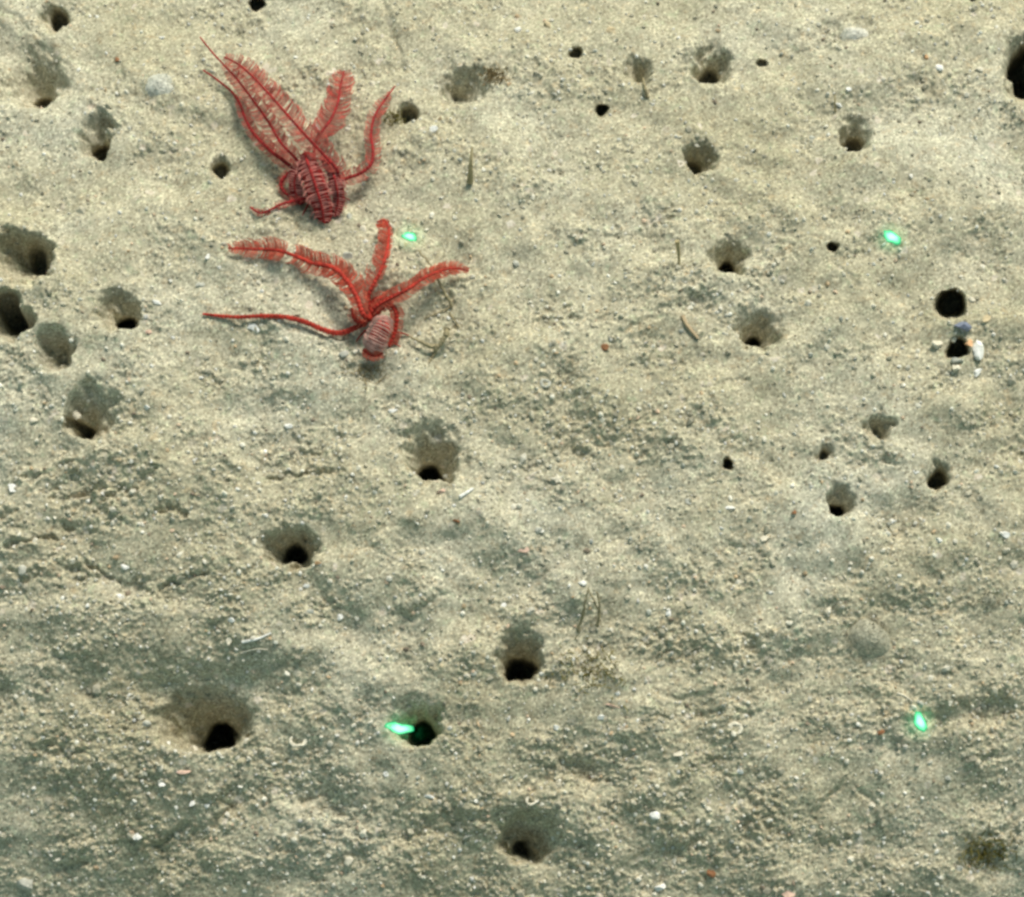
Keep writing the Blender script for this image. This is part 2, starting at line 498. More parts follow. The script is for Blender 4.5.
# ------------------------------------------------------------------ seabed
def axis(lo, hi, out_lo, out_hi):
    core = np.arange(lo, hi + 0.01, STEP)
    g, s, x = [], STEP, hi
    while x < out_hi:
        s *= 1.22; x += s; g.append(x)
    l, s, x = [], STEP, lo
    while x > out_lo:
        s *= 1.22; x -= s; l.append(x)
    return np.concatenate([l[::-1], core, g])
ax_x = axis(-62, 1086, -3400, 4400)
ax_y = axis(-52, 950, -1700, 3600)
PX, PY = np.meshgrid(ax_x, ax_y)
SV = unproj(PX, PY)
far = sstep(400, 1500, np.hypot(PX - 512, PY - 448) - 650)
SV[..., 2] += hat(PX, PY) * (1 - far) * U
SV[..., 0] += hat(PX, PY, SX) * (1 - far) * U
SV[..., 1] += hat(PX, PY, SY) * (1 - far) * U
ny, nx = PX.shape
SV = SV.reshape(-1, 3)
idx = np.arange(ny * nx).reshape(ny, nx)
# image y grows downwards: order corners so that faces look up
SF = np.stack([idx[1:, :-1], idx[1:, 1:], idx[:-1, 1:], idx[:-1, :-1]], -1).reshape(-1, 4)
fcx = 0.5 * (PX[:-1, :-1] + PX[1:, 1:]).ravel(); fcy = 0.5 * (PY[:-1, :-1] + PY[1:, 1:]).ravel()
inside = (fcx > -62) & (fcx < 1086) & (fcy > -52) & (fcy < 950)
fi = np.clip(((fcx - ORG[0]) / STEP).round().astype(int), 0, NL - 1); fj = np.clip(((fcy - ORG[1]) / STEP).round().astype(int), 0, NL - 1)
fid = np.where(inside, BID[fj, fi], -1)

def sub(sel):
    f = SF[sel]
    u, inv = np.unique(f, return_inverse=True)
    return SV[u], inv.reshape(f.shape)
v, f = sub(fid < 0)
seabed = mesh_np('seabed', v, f, M_SED, flat=True)
tag(seabed, "pale olive sandy mud of the seabed, pitted with burrows", None, None, 'structure')
for i, bdef in enumerate(BUR):
    v, f = sub(fid == i)
    if len(f):
        tag(mesh_np('burrow', v, f, M_SED, seabed, flat=True), bdef[-1])

# ------------------------------------------------------------------ loose sand grains and shell hash, nobody could count them
OCT_V = np.array([(1, 0, 0), (-1, 0, 0), (0, 1, 0), (0, -1, 0), (0, 0, 1), (0, 0, -1)], float)
OCT_F = np.array([(0, 2, 4), (2, 1, 4), (1, 3, 4), (3, 0, 4), (2, 0, 5), (1, 2, 5), (3, 1, 5), (0, 3, 5)])
_p = (1 + 5 ** .5) / 2
ICO_V = np.array([(-1, _p, 0), (1, _p, 0), (-1, -_p, 0), (1, -_p, 0), (0, -1, _p), (0, 1, _p), (0, -1, -_p), (0, 1, -_p), (_p, 0, -1), (_p, 0, 1), (-_p, 0, -1), (-_p, 0, 1)]) / math.sqrt(1 + _p * _p)
ICO_F = np.array([(0, 11, 5), (0, 5, 1), (0, 1, 7), (0, 7, 10), (0, 10, 11), (1, 5, 9), (5, 11, 4), (11, 10, 2), (10, 7, 6), (7, 1, 8),
                  (3, 9, 4), (3, 4, 2), (3, 2, 6), (3, 6, 8), (3, 8, 9), (4, 9, 5), (2, 4, 11), (6, 2, 10), (8, 6, 7), (9, 8, 1)])

def rot_rand(n, r):
    q = r.standard_normal((n, 4)); q /= np.linalg.norm(q, axis=1)[:, None]
    w, x, y, z = q.T
    return np.stack([np.stack([1 - 2 * (y * y + z * z), 2 * (x * y - z * w), 2 * (x * z + y * w)], -1),
                     np.stack([2 * (x * y + z * w), 1 - 2 * (x * x + z * z), 2 * (y * z - x * w)], -1),
                     np.stack([2 * (x * z - y * w), 2 * (y * z + x * w), 1 - 2 * (x * x + y * y)], -1)], 1)

def grains(name, n, lo, hi, power, BV, BF, pal, wts, seed, label, by_rough, power_r=1):
    r = np.random.default_rng(seed)
    m = int(n * (3 if power_r == 1 else 9))
    px = r.uniform(-50, 1075, m); py = r.uniform(-40, 940, m)
    h = hat(px, py, HB)
    keep = ((h > -7) | ((h > -30) & (r.random(m) < 0.18))) & (r.random(m) < ((0.25 if power_r == 1 else 0.0) + by_rough * np.clip(hat(px, py, rough), 0, 2) ** power_r * (1 if power_r == 1 else 0.4)))
    px, py = px[keep][:n], py[keep][:n]
    n = len(px)
    s = lo + (hi - lo) * r.random(n) ** power
    pos = ground(px, py)
    ax = s[:, None] * r.uniform(0.55, 1.25, (n, 3))
    Vv = BV[None] * (1 + r.uniform(-0.22, 0.22, (n, len(BV), 1))) * ax[:, None, :]
    Vv = np.einsum('nij,nkj->nki', rot_rand(n, r), Vv) * U
    pos[:, 2] += s * (0.05 if power_r == 1 else -0.35) * U
    Vv = (Vv + pos[:, None, :]).reshape(-1, 3)
    Ff = (BF[None] + (np.arange(n) * len(BV))[:, None, None]).reshape(-1, 3)
    o = mesh_np(name, Vv, Ff, M_GRAIN, flat=True)
    pal = np.array(pal)
    c = pal[r.choice(len(pal), n, p=np.array(wts) / sum(wts))] * r.uniform(0.8, 1.2, (n, 1))
    c4 = np.ones((n, len(BV), 4)); c4[..., :3] = np.clip(c, 0.02, 0.9)[:, None, :]
    a = o.data.attributes.new('tint', 'FLOAT_COLOR', 'POINT')
    a.data.foreach_set('color', c4.astype(np.float32).ravel())
    tag(o, label, 'sand', None, 'stuff')
    return o
PAL = [(0.46, 0.42, 0.32), (0.60, 0.56, 0.46), (0.70, 0.66, 0.56), (0.36, 0.33, 0.25), (0.24, 0.19, 0.14), (0.52, 0.38, 0.24), (0.42, 0.42, 0.36)]
grains('sand_grains', 56000, 0.4, 1.1, 1.8, OCT_V, OCT_F, PAL, [5, 4, 2, 3, 1.2, 0.7, 1], 21,
       "fine pale and dark sand grains strewn over the whole seabed", 0.55)
grains('sediment_crumbs', 10000, 0.9, 3.2, 2.6, ICO_V, ICO_F, PAL, [6, 5, 2.5, 3, 0.5, 0.5, 0.8], 22,
       "olive and beige crumbs of mud heaped on the rougher patches of seabed", 0.9)
grains('rubble', 1500, 2.2, 5.2, 2.2, ICO_V, ICO_F, PAL[:1] + PAL[3:4] + PAL[1:2], [6, 3, 2], 24,
       "lumps of crusted mud half sunk in the churned lower and left patches", 1.0, 2)
grains('shell_hash', 3400, 0.8, 2.6, 2.4, ICO_V, ICO_F, [(0.72, 0.69, 0.62), (0.62, 0.60, 0.56), (0.62, 0.46, 0.33)], [5, 2, 1.2], 23,
       "tiny white and pinkish broken shell bits sprinkled across the seabed", 0.4)

# ------------------------------------------------------------------ pebbles and shell pieces one can point at
WHITE, CREAM, TAN, ORANGE, BLUE, GREY, BROWN, PINK = 'white_shell', 'cream_shell', 'tan_stone', 'orange_shell', 'blue_grey_stone', 'grey_stone', 'brown_stone', 'pink_shell'
COL = {WHITE: (0.74, 0.72, 0.68), CREAM: (0.64, 0.58, 0.46), TAN: (0.50, 0.40, 0.25), ORANGE: (0.62, 0.36, 0.19), BLUE: (0.20, 0.22, 0.30),
       GREY: (0.44, 0.43, 0.37), BROWN: (0.24, 0.11, 0.05), PINK: (0.68, 0.46, 0.36)}

def stone(name, px, py, a, b_, ang, flat, c, label, cat, lift=0.12, seed=0, jag=0.13):
    r = np.random.default_rng(int(px * 7 + py * 13 + seed))
    # icosphere once subdivided, roughened
    V = [v / np.linalg.norm(v) for v in ICO_V]; F = []
    mid = {}
    def m(i, j):
        k = (min(i, j), max(i, j))
        if k not in mid:
            w = (V[i] + V[j]); mid[k] = len(V); V.append(w / np.linalg.norm(w))
        return mid[k]
    for (i, j, k) in ICO_F:
        x, y, z = m(i, j), m(j, k), m(k, i)
        F += [(i, x, z), (j, y, x), (k, z, y), (x, y, z)]
    V = np.array(V)
    dirs = r.standard_normal((5, 3)); dirs /= np.linalg.norm(dirs, axis=1)[:, None]
    for d in dirs:                                   # broken facets
        s = V @ d; lim = r.uniform(0.3, 0.7) - (0.12 if jag > 0.15 else 0)
        V = V - np.clip(s - lim, 0, None)[:, None] * d
    V *= (1 + r.uniform(-jag, jag, (len(V), 1)))
    V = V * np.array([a, b_, flat])
    tx, ty = r.uniform(-0.3, 0.3, 2)
    V[:, 2] += V[:, 0] * tx + V[:, 1] * ty
    cA, sA = math.cos(R(-ang)), math.sin(R(-ang))
    V[:, :2] = V[:, :2] @ np.array([[cA, sA], [-sA, cA]])
    g = ground(px, py, flat * lift)
    o = mesh_np(name, V * U, F, solid(c, COL[c]), flat=True)
    o.location = g
    return tag(o, label, cat)

ST = [  # name, x, y, half length, half width, angle, half height, colour, label, category
 ('shell_fragment', 253, 328, 9, 6.5, 30, 2.2, WHITE, "bright white angular shell chip below the lower feather star's longest left arm", 'shell'),
 ('shell_fragment', 158, 302, 7, 3.6, 28, 2, WHITE, "lens-shaped white shell bit beside the burrow with crumbled rim on the left", 'shell'),
 ('pebble', 975, 351, 8, 10, 10, 5, WHITE, "largest white pebble on the right of the stone ring under the black hole", 'pebble'),
 ('pebble', 968, 345, 4, 5, 0, 4, ORANGE, "orange pebble touching the largest white one beside the small dark hole", 'pebble'),
 ('pebble', 940, 343, 7, 6.5, 0, 4.5, CREAM, "cream pebble on the left of the stone ring under the black hole", 'pebble'),
 ('pebble', 953, 338, 4.5, 3.5, 0, 3, CREAM, "small cream pebble just under the blue-grey stone", 'pebble'),
 ('pebble', 961, 328, 8.5, 7.5, 10, 5, BLUE, "blue-grey pebble at the lower lip of the large black hole", 'pebble'),
 ('shell_fragment', 984, 321, 9, 3.6, -28, 2, TAN, "tan bar-shaped shell bit right of the blue-grey stone", 'shell'),
 ('pebble', 955, 361, 7, 3.4, 0, 3, GREY, "flat grey pebble closing the bottom of the stone ring", 'pebble'),
 ('pebble', 955, 371, 6.5, 4.5, 0, 2.5, CREAM, "oval cream pebble lying below the stone ring", 'pebble'),
 ('shell_fragment', 976, 373, 7, 3, -35, 2, WHITE, "slim white shell bit lying below the largest white pebble", 'shell'),
 ('pebble', 918, 354, 4, 3.6, 0, 3, CREAM, "small cream pebble standing off to the left of the stone ring", 'pebble'),
 ('pebble', 973, 298, 5, 3.5, 20, 2.5, CREAM, "small cream pebble on the right rim of the large black hole", 'pebble'),
 ('shell_fragment', 938, 70, 6, 5, 15, 3, WHITE, "white shell chip on the crumbly heap in the upper right", 'shell'),
 ('shell_fragment', 978, 72, 8, 4.5, 20, 3, CREAM, "cream shell chip between the crumbly heap and the right edge pit", 'shell'),
 ('pebble', 924, 60, 5, 3.6, 40, 3, ORANGE, "orange pebble above the white chip on the crumbly heap", 'pebble'),
 ('shell_fragment', 1014, 70, 6, 3.4, -10, 2.5, ORANGE, "orange and pale shell bit on the lip of the pit at the right edge", 'shell'),
 ('pebble', 931, 115, 5, 4, 0, 3, CREAM, "pale cream pebble at the lower edge of the crumbly heap", 'pebble'),
 ('shell_fragment', 434, 134, 5.5, 4.2, 0, 2.5, WHITE, "white shell chip right of the upper feather star", 'shell'),
 ('pebble', 372, 82, 4.6, 4, 0, 3.4, CREAM, "cream pebble between the two upright arms of the upper feather star", 'pebble'),
 ('shell_fragment', 315, 127, 6, 5, 40, 4, WHITE, "white shell chip tucked at the root of the upper feather star's middle arm", 'shell'),
 ('shell_fragment', 362, 227, 7, 4, 60, 2.5, CREAM, "cream shell chip between the two feather stars", 'shell'),
 ('pebble', 348, 216, 6, 5, 0, 3.5, GREY, "rounded grey pebble beside the base of the upper feather star", 'pebble'),
 ('pebble', 350, 256, 9, 5, 5, 3, GREY, "broad grey pebble left of the lower feather star's upright arm", 'pebble'),
 ('shell_fragment', 398, 333, 5, 4.4, 0, 3, WHITE, "white chip against the right side of the lower feather star's body", 'shell'),
 ('shell_fragment', 345, 355, 7, 4, -20, 2, GREY, "flat pale grey chip left of the lower feather star's banded front arm", 'shell'),
 ('shell_fragment', 288, 424, 5, 3.6, 10, 2.5, WHITE, "white shell chip below and left of the lower feather star", 'shell'),
 ('shell_fragment', 393, 410, 6, 3, -15, 2, WHITE, "bluish white flake above the broad central funnel", 'shell'),
 ('pebble', 14, 488, 7, 6, 0, 4, WHITE, "glassy white pebble at the left edge on the diagonal ridge", 'pebble'),
 ('pebble', 126, 567, 6, 4, 20, 3, WHITE, "bluish white pebble in the rough trough on the left", 'pebble'),
 ('pebble', 120, 597, 5, 3.6, 0, 3, WHITE, "white pebble just below the rough trough on the left", 'pebble'),
 ('pebble', 22, 570, 6, 6, 0, 4, GREY, "pale grey pebble in a dark ring at the left edge", 'pebble'),
 ('shell_fragment', 230, 641, 4, 6, 10, 2.5, CREAM, "cream shell chip at the left end of the long white splinter", 'shell'),
 ('pebble', 232, 620, 4.4, 3.6, 0, 3, WHITE, "white pebble above the long white splinter", 'pebble'),
 ('pebble', 320, 565, 5, 3.8, 0, 3.4, ORANGE, "orange pebble at the right rim of the wide-mouthed burrow", 'pebble'),
 ('shell_fragment', 307, 586, 7, 3.4, 0, 2, WHITE, "white flake below the wide-mouthed burrow", 'shell'),
 ('shell_fragment', 339, 616, 5, 3.4, -20, 2.5, WHITE, "small bright chip right of and below the wide-mouthed burrow", 'shell'),
 ('shell_fragment', 310, 611, 8, 3, -8, 2, GREY, "long grey-white flake under the white flake of the wide-mouthed burrow", 'shell'),
 ('shell_fragment', 503, 604, 5, 4, -40, 3, WHITE, "three-cornered white chip above the largest deep burrow", 'shell'),
 ('shell_fragment', 441, 492, 5, 4, 10, 2.5, PINK, "pink chip on the lower lip of the broad central funnel", 'shell'),
 ('pebble', 445, 464, 4.4, 3.6, 0, 3, GREY, "pale grey pebble lying in the broad central funnel", 'pebble'),
 ('pebble', 456, 523, 4.5, 3.8, 0, 3, BROWN, "rust brown pebble below the broad central funnel", 'pebble'),
 ('shell_fragment', 523, 551, 7, 5, -20, 2.4, PINK, "pink shell chip just below the middle of the picture", 'shell'),
 ('pebble', 539, 531, 5, 4.2, 0, 3, GREY, "pale grey pebble above the pink chip at the middle", 'pebble'),
 ('shell_fragment', 582, 584, 5, 3.6, 0, 2.5, WHITE, "white chip at the top of the paired brown stalks", 'shell'),
 ('shell_fragment', 730, 509, 6, 4, -10, 3, WHITE, "white chip with a pink end below the lone black hole", 'shell'),
 ('shell_fragment', 687, 503, 4.5, 6, 20, 2, GREY, "pale grey flake left of the white chip below the lone black hole", 'shell'),
 ('shell_fragment', 668, 614, 3.6, 5, 0, 3, WHITE, "upright white chip in the bare stretch right of the bottom centre", 'shell'),
 ('pebble', 604, 348, 5.4, 5, 0, 3, BROWN, "red-brown pebble right of the picture's upper centre", 'pebble'),
 ('pebble', 516, 260, 5, 5, 0, 3.5, GREY, "bluish grey pebble right of the upper left laser spot", 'pebble'),
 ('pebble', 1005, 535, 4.8, 4.6, 0, 3.5, WHITE, "round white pebble at the right edge below the slot-shaped burrow", 'pebble'),
 ('pebble', 937, 541, 4.8, 4.4, 0, 3.5, WHITE, "white pebble straight below the slot-shaped burrow", 'pebble'),
 ('pebble', 895, 519, 4.6, 3.8, 0, 3, WHITE, "white pebble between the soft grey funnel and the slot-shaped burrow", 'pebble'),
 ('shell_fragment', 917, 472, 4.4, 3, 20, 2.4, WHITE, "white speck-like chip left of the slot-shaped burrow", 'shell'),
 ('pebble', 829, 611, 4, 5.5, 10, 3, CREAM, "cream pebble left of the grey fuzzy sponge", 'pebble'),
 ('pebble', 793, 514, 4.4, 3.6, 0, 3, BROWN, "brown pebble left of the soft grey funnel", 'pebble'),
 ('pebble', 764, 538, 5, 5, 0, 3.4, CREAM, "cream pebble with a dark side below the white pink-ended chip", 'pebble'),
 ('pebble', 164, 786, 5, 6, 0, 3.5, WHITE, "white pebble below the large shadowed pit in the bottom left", 'pebble'),
 ('pebble', 138, 836, 6.4, 5.6, 0, 4.5, WHITE, "violet-tinged white pebble in the bottom left corner area", 'pebble'),
 ('shell_fragment', 195, 803, 3.4, 6, 30, 2.4, WHITE, "slim white chip, left one of two below the large shadowed pit", 'shell'),
 ('shell_fragment', 207, 806, 5, 4, 20, 2.4, WHITE, "squarish white chip, right one of two below the large shadowed pit", 'shell'),
 ('shell_fragment', 186, 774, 9, 2.6, 0, 2, PINK, "long pinkish flake below the large shadowed pit", 'shell'),
 ('pebble', 192, 747, 5.5, 5, 0, 4, CREAM, "cream pebble on the lit lip of the large shadowed pit", 'pebble'),
 ('pebble', 146, 724, 5, 4, 0, 3, GREY, "pale grey pebble left of the large shadowed pit", 'pebble'),
 ('pebble', 22, 884, 13, 10, 0, 8, GREY, "big smooth grey dome-shaped pebble in the bottom left corner", 'pebble'),
 ('pebble', 655, 817, 7, 5.5, 10, 4, WHITE, "bluish white pebble right of the bottom pit", 'pebble'),
 ('pebble', 661, 887, 7, 5.6, 0, 4.5, WHITE, "egg-shaped white pebble at the bottom edge", 'pebble'),
 ('shell_fragment', 428, 796, 7, 3, 10, 2.5, WHITE, "white flake on the bank below the burrow with the laser spot", 'shell'),
 ('pebble', 386, 774, 4, 4, 0, 3, WHITE, "small white pebble left of the flake below the burrow with the laser spot", 'pebble'),
 ('shell_fragment', 350, 863, 6, 7, 20, 5, CREAM, "pointed cream and orange shell bit at the bottom left centre", 'shell'),
 ('shell_fragment', 468, 836, 8, 4, -35, 2.6, GREY, "pale bluish flake left of the bottom pit", 'shell'),
 ('shell_fragment', 614, 707, 10, 2.4, 12, 2, PINK, "long pinkish splinter right of the largest deep burrow", 'shell'),
 ('pebble', 601, 718, 4.6, 3.6, 0, 3, WHITE, "white pebble below the long pinkish splinter", 'pebble'),
 ('pebble', 557, 728, 4.4, 3.4, 0, 2.8, WHITE, "white pebble below the largest deep burrow", 'pebble'),
 ('pebble', 740, 772, 4.4, 3.8, 0, 3, WHITE, "white pebble below the little ring-shaped shell", 'pebble'),
 ('pebble', 676, 755, 7, 4.4, 10, 3, CREAM, "flat cream pebble left of the little ring-shaped shell", 'pebble'),
 ('pebble', 880, 733, 4.6, 4.4, 0, 3, BROWN, "orange-brown pebble left of the lower right laser spot", 'pebble'),
 ('shell_fragment', 919, 704, 5, 4.5, 0, 3, GREY, "bluish chip just above the lower right laser spot", 'shell'),
 ('shell_fragment', 872, 803, 3.4, 7, -35, 2.5, CREAM, "curved cream chip on the worm trail in the lower right", 'shell'),
 ('pebble', 860, 831, 5.4, 4, 20, 3, GREY, "pale grey pebble inside the worm trail loop", 'pebble'),
 ('shell_fragment', 956, 869, 7, 3.6, 0, 2.5, GREY, "pale bluish flake left of the olive tuft in the bottom right", 'shell'),
 ('pebble', 711, 872, 6, 5, 40, 3, BROWN, "rusty pebble near the bottom edge right of the centre", 'pebble'),
 ('pebble', 787, 894, 8, 6, 0, 4, PINK, "pinkish pebble cut by the bottom edge", 'pebble'),
 ('pebble', 547, 26, 5.6, 6, 0, 3, TAN, "yellow-tan pebble at the top centre above the upper little hole", 'pebble'),
 ('pebble', 563, 84, 4.6, 4, 0, 3, WHITE, "white pebble between the two little holes at the upper centre", 'pebble'),
 ('shell_fragment', 518, 30, 5, 4, 0, 2.4, WHITE, "white chip left of the yellow-tan pebble at the top", 'shell'),
 ('shell_fragment', 840, 104, 4.6, 3.6, 20, 2.4, WHITE, "white chip above the burrow with a speckled funnel", 'shell'),
 ('pebble', 848, 92, 3.6, 4, 0, 2.4, WHITE, "smaller white pebble above the chip of the speckled funnel", 'pebble'),
 ('pebble', 610, 33, 8, 4.4, -10, 2.6, TAN, "tan pebble right of and above the upper little hole", 'pebble'),
 ('pebble', 162, 39, 4.4, 4, 0, 3, WHITE, "white pebble near the top left above the pale mound", 'pebble'),
 ('pebble', 118, 62, 5, 4, 30, 3, BROWN, "brown pebble in the upper left between the corner burrow and the grey mound", 'pebble'),
 ('shell_fragment', 200, 283, 6, 5, 0, 2.6, GREY, "grey-white chip left of the feathery arm tip of the lower star", 'shell'),
 ('shell_fragment', 208, 257, 5.4, 4, 20, 2.4, WHITE, "white chip left of the tip of the lower star's upper left arm", 'shell'),
 ('shell_fragment', 148, 408, 6, 4, 0, 2.5, WHITE, "white chip right of the ragged burrow on the left", 'shell'),
 ('pebble', 72, 408, 6, 6, 0, 3.5, CREAM, "cream pebble at the upper left rim of the ragged burrow", 'pebble'),
 ('pebble', 34, 421, 6, 4, 0, 3, CREAM, "cream pebble between the ragged burrow and the left edge", 'pebble'),
 ('pebble', 148, 330, 4.4, 4, 0, 3.4, PINK, "pinkish pebble on the right rim of the burrow with crumbled rim", 'pebble'),
]
for (nm, px, py, a, b_, an, fl, c, lab, cat) in ST:
    big = 930 < px < 990 and 318 < py < 380
    k_ = 1.12 if big else 0.92
    stone(nm, px, py, a * k_, b_ * k_, an, fl * (1.2 if big else 1), c, lab, cat, 0.3 if big else 0.12, 0, 0.22 if big else 0.13)

# slender splinters and spines: a gently bent tapered rod each
def rod(name, pts, r0, r1, m, label, cat, lift=0.6, n=12, sides=7):
    P = []
    for (x, y, h) in pts:
        P.append(np.array(unproj(x, y, h + hat(x, y)) if h else ground(x, y, lift)))
    S = spline(P, n)
    V, F = [], []
    t = np.linspace(0, 1, n)
    tube(V, F, S, (r0 + (r1 - r0) * t) * U, sides)
    base = empty_loc = Vector(P[0])
    o = mesh_py(name, [np.array(v) - P[0] for v in V], F, m)
    o.location = base
    return tag(o, label, cat)
rod('spine', [(243, 643, 0), (258, 641, 0), (272, 634, 0)], 1.8, 0.8, solid(WHITE, COL[WHITE]), "long thin white splinter lying on the bank in the lower left", 'spine', 1.2)
rod('spine', [(241, 653, 0), (256, 650, 0), (268, 650, 0)], 0.9, 0.6, solid(CREAM, COL[CREAM]), "faint thin splinter just under the long white one", 'spine', 0.9)
rod('spine', [(460, 500, 0), (467, 495, 0), (473, 490, 0)], 1.9, 1.3, solid(WHITE, COL[WHITE]), "short white splinter right of the broad central funnel", 'spine', 1.3)
rod('spine', [(897, 693, 0), (905, 696, 0), (912, 702, 0)], 1.3, 0.7, solid(CREAM, COL[CREAM]), "pale curved splinter above the lower right laser spot", 'spine', 1.0)
rod('worm_tube', [(682, 317, 0), (686, 325, 0), (693, 334, 0), (698, 339, 0)], 2.4, 1.6, solid('tan_tube', (0.42, 0.31, 0.19)), "little tan bent tube lying left of the lower cone-shaped burrow", 'worm tube', 1.4)
rod('worm_tube', [(470, 182, 2), (470.5, 170, 14), (471, 160, 24), (472, 147, 36)], 3.6, 1.0, solid('brown_tube', (0.36, 0.29, 0.16)), "upright brown spike-like tube standing right of the upper feather star", 'worm tube')
rod('worm_tube', [(679, 268, 1), (679, 256, 12), (678, 246, 20), (677, 241, 23)], 1.2, 2.6, solid('brown_tube', (0.36, 0.29, 0.16)), "thin brown stalk with a dark knob left of the upper cone-shaped burrow", 'worm tube')
rod('worm_tube', [(836, 110, 0), (835, 102, 6), (835, 95, 10)], 1.2, 0.8, solid('brown_tube', (0.36, 0.29, 0.16)), "tiny dark upright stalk left of the burrow with a speckled funnel", 'worm tube')

# ring-shaped shells
def ring_shell(px, py, rad, th, label, c):
    g = ground(px, py, 0.2)
    rj = np.random.default_rng(int(px))
    wob = rj.uniform(-0.25, 0.25, (18, 3))
    V, F = [], []
    n, k = 18, 6
    for i in range(n):
        a = 2 * math.pi * i / n
        for j in range(k):
            b2 = 2 * math.pi * j / k
            rr = rad * (1 + 0.5 * wob[i, 0]) + th * (1 + wob[i, 1]) * math.cos(b2)
            V.append((rr * math.cos(a) * U, rr * 0.85 * math.sin(a) * U, (th * 0.7 * math.sin(b2) + 0.7 * math.sin(a + px) + 1.2 * wob[i, 2]) * U))
    for i in range(n):
        for j in range(k):
            F.append((i * k + j, ((i + 1) % n) * k + j, ((i + 1) % n) * k + (j + 1) % k, i * k + (j + 1) % k))
    o = mesh_py('ring_shell', V, F, solid(c, COL[c]))
    o.location = g
    return tag(o, label, 'shell')
ring_shell(545, 384, 4.4, 1.6, "tiny pale ring-shaped shell at the middle of the picture", GREY)
ring_shell(735, 729, 5.5, 2.0, "pale ring-shaped shell right of the bottom centre", CREAM)
ring_shell(531, 801, 4.6, 1.5, "dull ring-shaped shell above the bottom pit", CREAM)
ring_shell(298, 739, 7.5, 2.0, "large half-buried ring-shaped shell left of the burrow with the laser spot", CREAM)

# star-shaped pale crust
def star_crust(px, py):
    g = ground(px, py, 1.2)
    V = [(0, 0, 1.6)]; n = 10
    rr = [8, 3, 6.5, 3, 10, 3.2, 5, 2.6, 7, 3]
    for i in range(n):
        a = 2 * math.pi * i / n + 0.5
        V.append((rr[i] * math.cos(a), rr[i] * math.sin(a), 0.8))
    for i in range(n):
        a = 2 * math.pi * i / n + 0.5
        V.append((rr[i] * math.cos(a), rr[i] * math.sin(a), -1.2))
    F = [(0, 1 + i, 1 + (i + 1) % n) for i in range(n)] + [(1 + i, 1 + n + i, 1 + n + (i + 1) % n, 1 + (i + 1) % n) for i in range(n)]
    o = mesh_py('coral_fragment', np.array(V) * U, F, solid(CREAM, COL[CREAM]))
    o.location = g
    tag(o, "pale jagged star-like coral bit right of the broad central funnel", 'coral')
star_crust(558, 479)

# ------------------------------------------------------------------ fuzzy round sponges
def sponge(px, py, rad, c, label, hgt=0.5, fuzz=500, fl=3.0):
    g = ground(px, py, -1.0)
    root = empty('sponge', g)
    tag(root, label, 'sponge')
    r = np.random.default_rng(int(px))
    V, F = [], []
    nr, na = 10, 28
    prof = lambda q: hgt * math.cos(q * math.pi / 2) ** 1.3
    lob = r.uniform(0, 6.28, 3)
    edge = lambda a: 1 + 0.07 * math.sin(2 * a + lob[0]) + 0.06 * math.sin(3 * a + lob[1]) + 0.04 * math.sin(5 * a + lob[2])
    for i in range(nr + 1):
        for j in range(na):
            a = 2 * math.pi * j / na
            q = (i / nr) * edge(a)
            V.append((rad * q * math.cos(a), rad * q * math.sin(a) * 0.92, rad * prof(i / nr) * (1 + r.uniform(-0.06, 0.06)) - 8.0 * (i / nr) ** 4))
    for i in range(nr):
        for j in range(na):
            F.append((i * na + j, (i + 1) * na + j, (i + 1) * na + (j + 1) % na, i * na + (j + 1) % na))
    mesh_py('body', np.array(V) * U, F, c, root)
    V, F = [], []
    for _ in range(fuzz):
        a = r.uniform(0, 2 * math.pi); q = math.sqrt(r.uniform(0, 1.0))
        p = np.array([rad * q * edge(a) * math.cos(a), rad * q * edge(a) * math.sin(a) * 0.92, rad * prof(q)])
        d = np.array([0.5 * q * math.cos(a), 0.5 * q * math.sin(a), 1.0]) + r.normal(0, 0.4, 3)
        d /= np.linalg.norm(d)
        t = np.cross(d, r.standard_normal(3)); t /= np.linalg.norm(t); s_ = np.cross(d, t)
        b0 = len(V)
        for k in range(3):
            V.append(p + 0.5 * (math.cos(k * 2.09) * t + math.sin(k * 2.09) * s_))
        V.append(p + d * fl * r.uniform(0.6, 1.3))
        F += [(b0, b0 + 1, b0 + 3), (b0 + 1, b0 + 2, b0 + 3), (b0 + 2, b0, b0 + 3)]
    tag(mesh_py('fuzz', np.array(V) * U, F, c, root), kind='stuff')
sponge(856, 37, 17, solid('pale_sponge', (0.64, 0.61, 0.53)), "pale whitish fuzzy ball of sponge near the top right", 0.35, 200, 1.6)
sponge(160, 90, 21, solid('dusty_sponge', (0.52, 0.51, 0.44)), "pale dusty dome of sponge left of the upper feather star's arm tips", 0.3, 300, 1.6)
sponge(868, 634, 24, solid('grey_sponge', (0.40, 0.38, 0.29)), "grey fuzzy dome of sponge in the right half above the laser spot", 0.38, 700, 1.8)
sponge(990, 598, 11, solid('grey_sponge', (0.40, 0.38, 0.29)), "small smooth grey sponge near the right edge", 0.4, 160)

